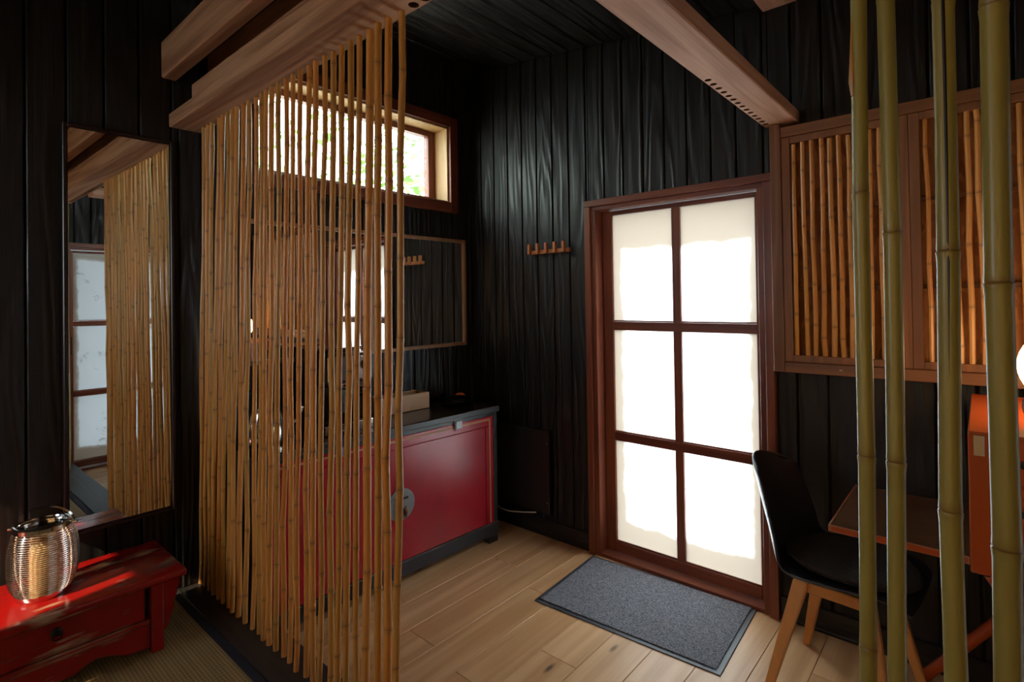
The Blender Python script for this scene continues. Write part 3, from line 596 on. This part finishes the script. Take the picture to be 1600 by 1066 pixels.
# ------------------------------------------------------------------ wire lantern
ln = empty('wire_lantern', (-2.395, .325, PZ+.0015+BH+.001)); LH, LR = .235, .093
def lr(t):   # barrel profile 0..1
    return LR*(.80+.20*(1-abs(2*t-1)**3.2)) if .0 < t < 1 else LR*.80
bm = bmesh.new(); nr = 30
for i in range(nr+1):
    t = i/nr; z = .018+t*(LH-.034); r = lr(t); ring = [(r*math.cos(a), r*math.sin(a), z) for a in [2*math.pi*k/40 for k in range(40)]]
    ring.append(ring[0]); add_tube(bm, ring, .0017, 5, caps=False)
link('wire_basket', mesh_from(bm, 'wire_basket', 60), M['steel'], ln)
for k in range(4):
    a = math.pi/4+k*math.pi/2; tube('upright_strip', [((lr(t)-.0025)*math.cos(a), (lr(t)-.0025)*math.sin(a), .018+t*(LH-.034)) for t in [j/10 for j in range(11)]], .0026, M['steel'], ln, 6)
lathe('base_ring', [(.060, 0), (.072, 0), (.075, .006), (.075, .017), (.060, .017), (.058, .004)], (0, 0, 0), M['chrome'], ln, 36); lathe('base_plate', [(.0001, .010), (.0575, .010), (.0575, .014), (.0001, .014)], (0, 0, 0), M['steel'], ln, 32)
lathe('top_rim', [(.076, LH-.016), (.078, LH-.016), (.079, LH-.002), (.076, LH), (.066, LH), (.064, LH-.004), (.073, LH-.006), (.076, LH-.016)], (0, 0, 0), M['chrome'], ln, 36)
lathe('glass_cylinder', [(.050, .0145), (.052, .0145), (.052, LH-.03), (.050, LH-.03), (.050, .0145)], (0, 0, 0), M['lantern_glass'], ln, 32)
lathe('candle', [(.0001, .0145), (.036, .0145), (.037, .02), (.037, .150), (.033, .157), (.0001, .154)], (0, 0, 0), M['candle'], ln, 28)
bm = bmesh.new(); N = 20; ha = math.radians(62); pv = []
for i in range(N+1):
    t = math.pi*i/N; u, z = .086*math.cos(t), LH-.012+.062*math.sin(t)
    pv.append([(u*math.cos(ha)-w_*math.sin(ha), u*math.sin(ha)+w_*math.cos(ha), z+o_) for w_, o_ in ((-.007, 0), (.007, 0), (.007, .0015), (-.007, .0015))])
vv = [[bm.verts.new(p) for p in q] for q in pv]
for i in range(N):
    for k in range(4): bm.faces.new((vv[i][k], vv[i][(k+1) % 4], vv[i+1][(k+1) % 4], vv[i+1][k]))
bm.faces.new(vv[0]); bm.faces.new(vv[-1]); link('strap_handle', mesh_from(bm, 'strap_handle', 40), M['chrome'], ln)
for s in (-1, 1): tube('handle_pivot', [(s*.074*math.cos(ha), s*.074*math.sin(ha), LH-.010), (s*.094*math.cos(ha), s*.094*math.sin(ha), LH-.010)], .005, M['chrome'], ln, 10)
tag(ln, 'silver wire lantern with a cream candle on the red bench', 'lantern')
# ------------------------------------------------------------------ chair
ch = empty('shell_chair', (-.405, 2.285, 0), math.radians(-5))
bm = bmesh.new(); prof = [(.225, .425, .19), (.215, .445, .205), (.17, .452, .225), (.08, .447, .235), (-.02, .443, .24), (-.12, .447, .238), (-.18, .465, .232), (-.215, .505, .226), (-.238, .57, .218), (-.262, .65, .208), (-.286, .73, .196), (-.305, .79, .178), (-.315, .815, .155), (-.32, .828, .125)]
NU = 12; grid = []
for j, (px_, pz_, hw_) in enumerate(prof):
    f = min(1, max(0, (j-4)/4)); row = []
    for i in range(NU+1):
        u = -1+2*i/NU; row.append(bm.verts.new((px_+.075*f*u*u, hw_*u, pz_+.035*(1-f)*u*u*(1 if j > 1 else .6) - (.03*abs(u)**3 if j >= 12 else 0))))
    grid.append(row)
for j in range(len(prof)-1):
    for i in range(NU): bm.faces.new((grid[j][i], grid[j][i+1], grid[j+1][i+1], grid[j+1][i]))
bmesh.ops.recalc_face_normals(bm, faces=bm.faces); bmesh.ops.solidify(bm, geom=list(bm.faces), thickness=.012)
sh = link('shell', mesh_from(bm, 'shell', 70), M['chair_shell'], ch); sm = sh.modifiers.new('s', 'SUBSURF'); sm.levels = 1; sm.render_levels = 2
bm = bmesh.new(); bmesh.ops.create_icosphere(bm, subdivisions=5, radius=1)
for v in bm.verts:
    n_ = v.co.normalized(); k_ = 1+.035*rnd.random(); v.co = Vector((n_.x*.205*k_+.02, n_.y*.20*k_, .480+(n_.z*.028*k_)+.03*n_.y*n_.y+(.02*max(0, -n_.x)**2)))
link('fur_cushion', mesh_from(bm, 'fur_cushion', 80), M['fur'], ch)
for (fxx, fyy) in ((-.205, -.215), (-.205, .215), (.185, -.215), (.195, .215)):
    bm = bmesh.new(); t0 = Vector((fxx*.52, fyy*.55, .425)); b0 = Vector((fxx, fyy, .0005))
    r1 = [bm.verts.new(t0+Vector((a*.026, b*.017, 0))) for a, b in ((-1, -1), (1, -1), (1, 1), (-1, 1))]; r2 = [bm.verts.new(b0+Vector((a*.014, b*.011, 0))) for a, b in ((-1, -1), (1, -1), (1, 1), (-1, 1))]
    for k_ in range(4): bm.faces.new((r1[k_], r1[(k_+1) % 4], r2[(k_+1) % 4], r2[k_]))
    bm.faces.new(r1); bm.faces.new(r2); bmesh.ops.bevel(bm, geom=list(bm.edges), offset=.004, segments=2, affect='EDGES'); link('leg', mesh_from(bm, 'leg', 40), M['beech'], ch)
for s in (-1, 1): box('under_frame', (-.105, s*.112-.011, .385), (.105, s*.112+.011, .424), M['beech'], ch, .003)
box('cross_bar', (-.012, -.1005, .385), (.012, .1005, .424), M['beech'], ch, .003)
tag(ch, 'black moulded shell chair with orange wooden legs and a fur seat pad', 'chair')
# ------------------------------------------------------------------ writing chest on trestle
ck = empty('writing_chest', (-.045, 1.985, 0)); CW, CD, c0, c1 = .62, .56, .682, 1.07
bm = bmesh.new(); add_prism(bm, [(0.012, c0), (CD, c0), (CD, c1+.03), (0.012, c1)], 0, CW, 'x'); bmesh.ops.bevel(bm, geom=list(bm.edges), offset=.003, segments=1, affect='EDGES'); link('body', mesh_from(bm, 'body'), M['chest'], ck)
box('front_stile', (0, -.002, c0-.004), (.075, .0118, c1-.002), M['chest'], ck, .003); box('front_stile', (CW-.075, -.002, c0-.004), (CW, .0118, c1-.002), M['chest'], ck, .003)
for z0, z1 in ((c0, c0+.12), (c0+.125, c0+.25), (c0+.255, c1-.006)):
    dr = box('drawer', (.0765, -.0, z0), (CW-.0765, .0118, z1), M['chest'], ck, .004); lathe('knob', [(.0001, -.024), (.010, -.022), (.011, -.014), (.005, -.008), (.005, 0), (.0001, 0)], (0, 0, 0), M['black_iron'], dr, 16)
    kn = dr.children[0]; kn.rotation_euler = (-math.pi/2, 0, 0); kn.location = (.115, .0, (z0+z1)/2); kn.scale = (1, 1, 1); kn.rotation_euler = (-math.pi/2, 0, 0)
box('latch_plate', (.012, -.0045, c1-.062), (.036, -.0022, c1-.006), M['brass'], ck, .001)
fl = box('desk_flap', (-.345, .0, .705), (-.001, .48, .722), M['flap_top'], ck, .002); box('flap_edge', (-.345, -.005, .700), (-.001, -.0005, .7215), M['chest'], fl, .001); box('flap_edge', (-.350, -.005, .700), (-.3455, .48, .7215), M['chest'], fl, .001)
for yy in (.012, CD-.05):
    tube('trestle_leg', [(.045, yy, c0-.001), (.46, yy, .012)], .019, M['chest'], ck, 14); tube('trestle_leg', [(.33, yy+.04, c0-.001), (-.165, yy+.04, .012)], .019, M['chest'], ck, 14)
tube('trestle_bar', [(.215, .012, .375), (.215, CD-.01, .375)], .011, M['chest'], ck, 10)
tag(ck, 'orange-red lacquered writing chest with a folded-down flap on crossed trestle legs', 'desk')
lp = empty('globe_lamp', (.185, 2.24, c1+.0205))
lathe('foot', [(.0001, 0), (.06, 0), (.062, .008), (.02, .016), (.018, .035), (.0001, .035)], (0, 0, 0), M['chrome'], lp, 28); lathe('globe', [(.015, .0355)]+[(.118*math.sin(t), .15-.118*math.cos(t)) for t in [math.pi*k/18 for k in range(2, 19)]], (0, 0, 0), M['globe'], lp, 32)
tag(lp, 'glowing white globe lamp on the writing chest', 'lamp')
rd = empty('round_clock', (.135, 2.09, c1+.0085), .2)
bm = bmesh.new(); add_lathe(bm, [(.0001, -.03), (.055, -.03), (.062, -.015), (.062, .02), (.050, .03), (.0001, .03)], (0, 0, .062), 36, 'x'); ob_ = link('case', mesh_from(bm, 'case', 40), M['old_metal'], rd); ob_.rotation_euler = (0, 0, -math.pi/2)
box('stand', (-.035, -.025, 0), (.035, .025, .012), M['black_plastic'], rd, .003)
tag(rd, 'small round dark metal clock in front of the globe lamp', 'clock')
# ------------------------------------------------------------------ paper pendant added for fill light, unseen behind the viewer, garden outside
pd = empty('added_fill_pendant', (-.5, -.75, 2.0)); lathe('shade', [(.001, -.2)]+[(.2*math.sin(t), -.2*math.cos(t)) for t in [math.pi*k/16 for k in range(1, 16)]]+[(.001, .2)], (0, 0, 0), M['pendant'], pd, 32)
tube('flex', [(0, 0, .201), (0, 0, ceil_z(-.5)-2.0-.005)], .004, M['black_plastic'], pd, 6); tag(pd, 'round glowing paper pendant added as unseen fill light over the tatami', 'lamp')
struct(box('ground_outside', (-14, -12, -.5), (14, 14, -.35), plain('gravel', (0.30, 0.31, 0.26), 0.9), bev=0))
lm = plain('leaf_green', (0.16, 0.34, 0.07), 0.5, 0, Transmission_Weight=0.0)
def tree(x, y, h, seed, n, spread, label):
    rr = random.Random(seed); t = empty('garden_tree', (x, y, -.35)); tube('trunk', [(0, 0, 0), (.05, .03, h*.4), (0, .1, h*.8)], [.09, .06, .03], M['beam_x'], t, 8)
    bm = bmesh.new()
    for _ in range(n):
        p = Vector((rr.gauss(0, spread), rr.gauss(0, spread), h*.72+rr.gauss(0, spread*.9))); s = rr.uniform(.035, .075); q = Matrix.Rotation(rr.uniform(0, 6.28), 3, Vector((rr.random()-.5, rr.random()-.5, rr.random()-.5)).normalized())
        vs_ = [bm.verts.new(p+q@Vector(c_)*s) for c_ in ((-1, 0, 0), (-.3, .5, .1), (.5, .4, .12), (1.1, 0, 0), (.5, -.4, .12), (-.3, -.5, .1))]; bm.faces.new(vs_)
    lv = link('foliage', mesh_from(bm, 'foliage'), lm, t); lv['kind'] = 'stuff'; tag(t, label, 'tree', 'trees outside the window')
tree(-5.6, 4.6, 4.6, 3, 1300, .62, 'leafy green tree seen through the high window, its trunk nearest the door side')
tree(-8.2, 2.6, 5.6, 5, 1500, .8, 'leafy green tree seen through the gaps of the bamboo screen')
tree(-8.2, -4.6, 5.8, 8, 8000, 1.25, 'dense unseen tree added beyond the black wall to tint the window light green')  # added out of view so the door wall's sheen turns green
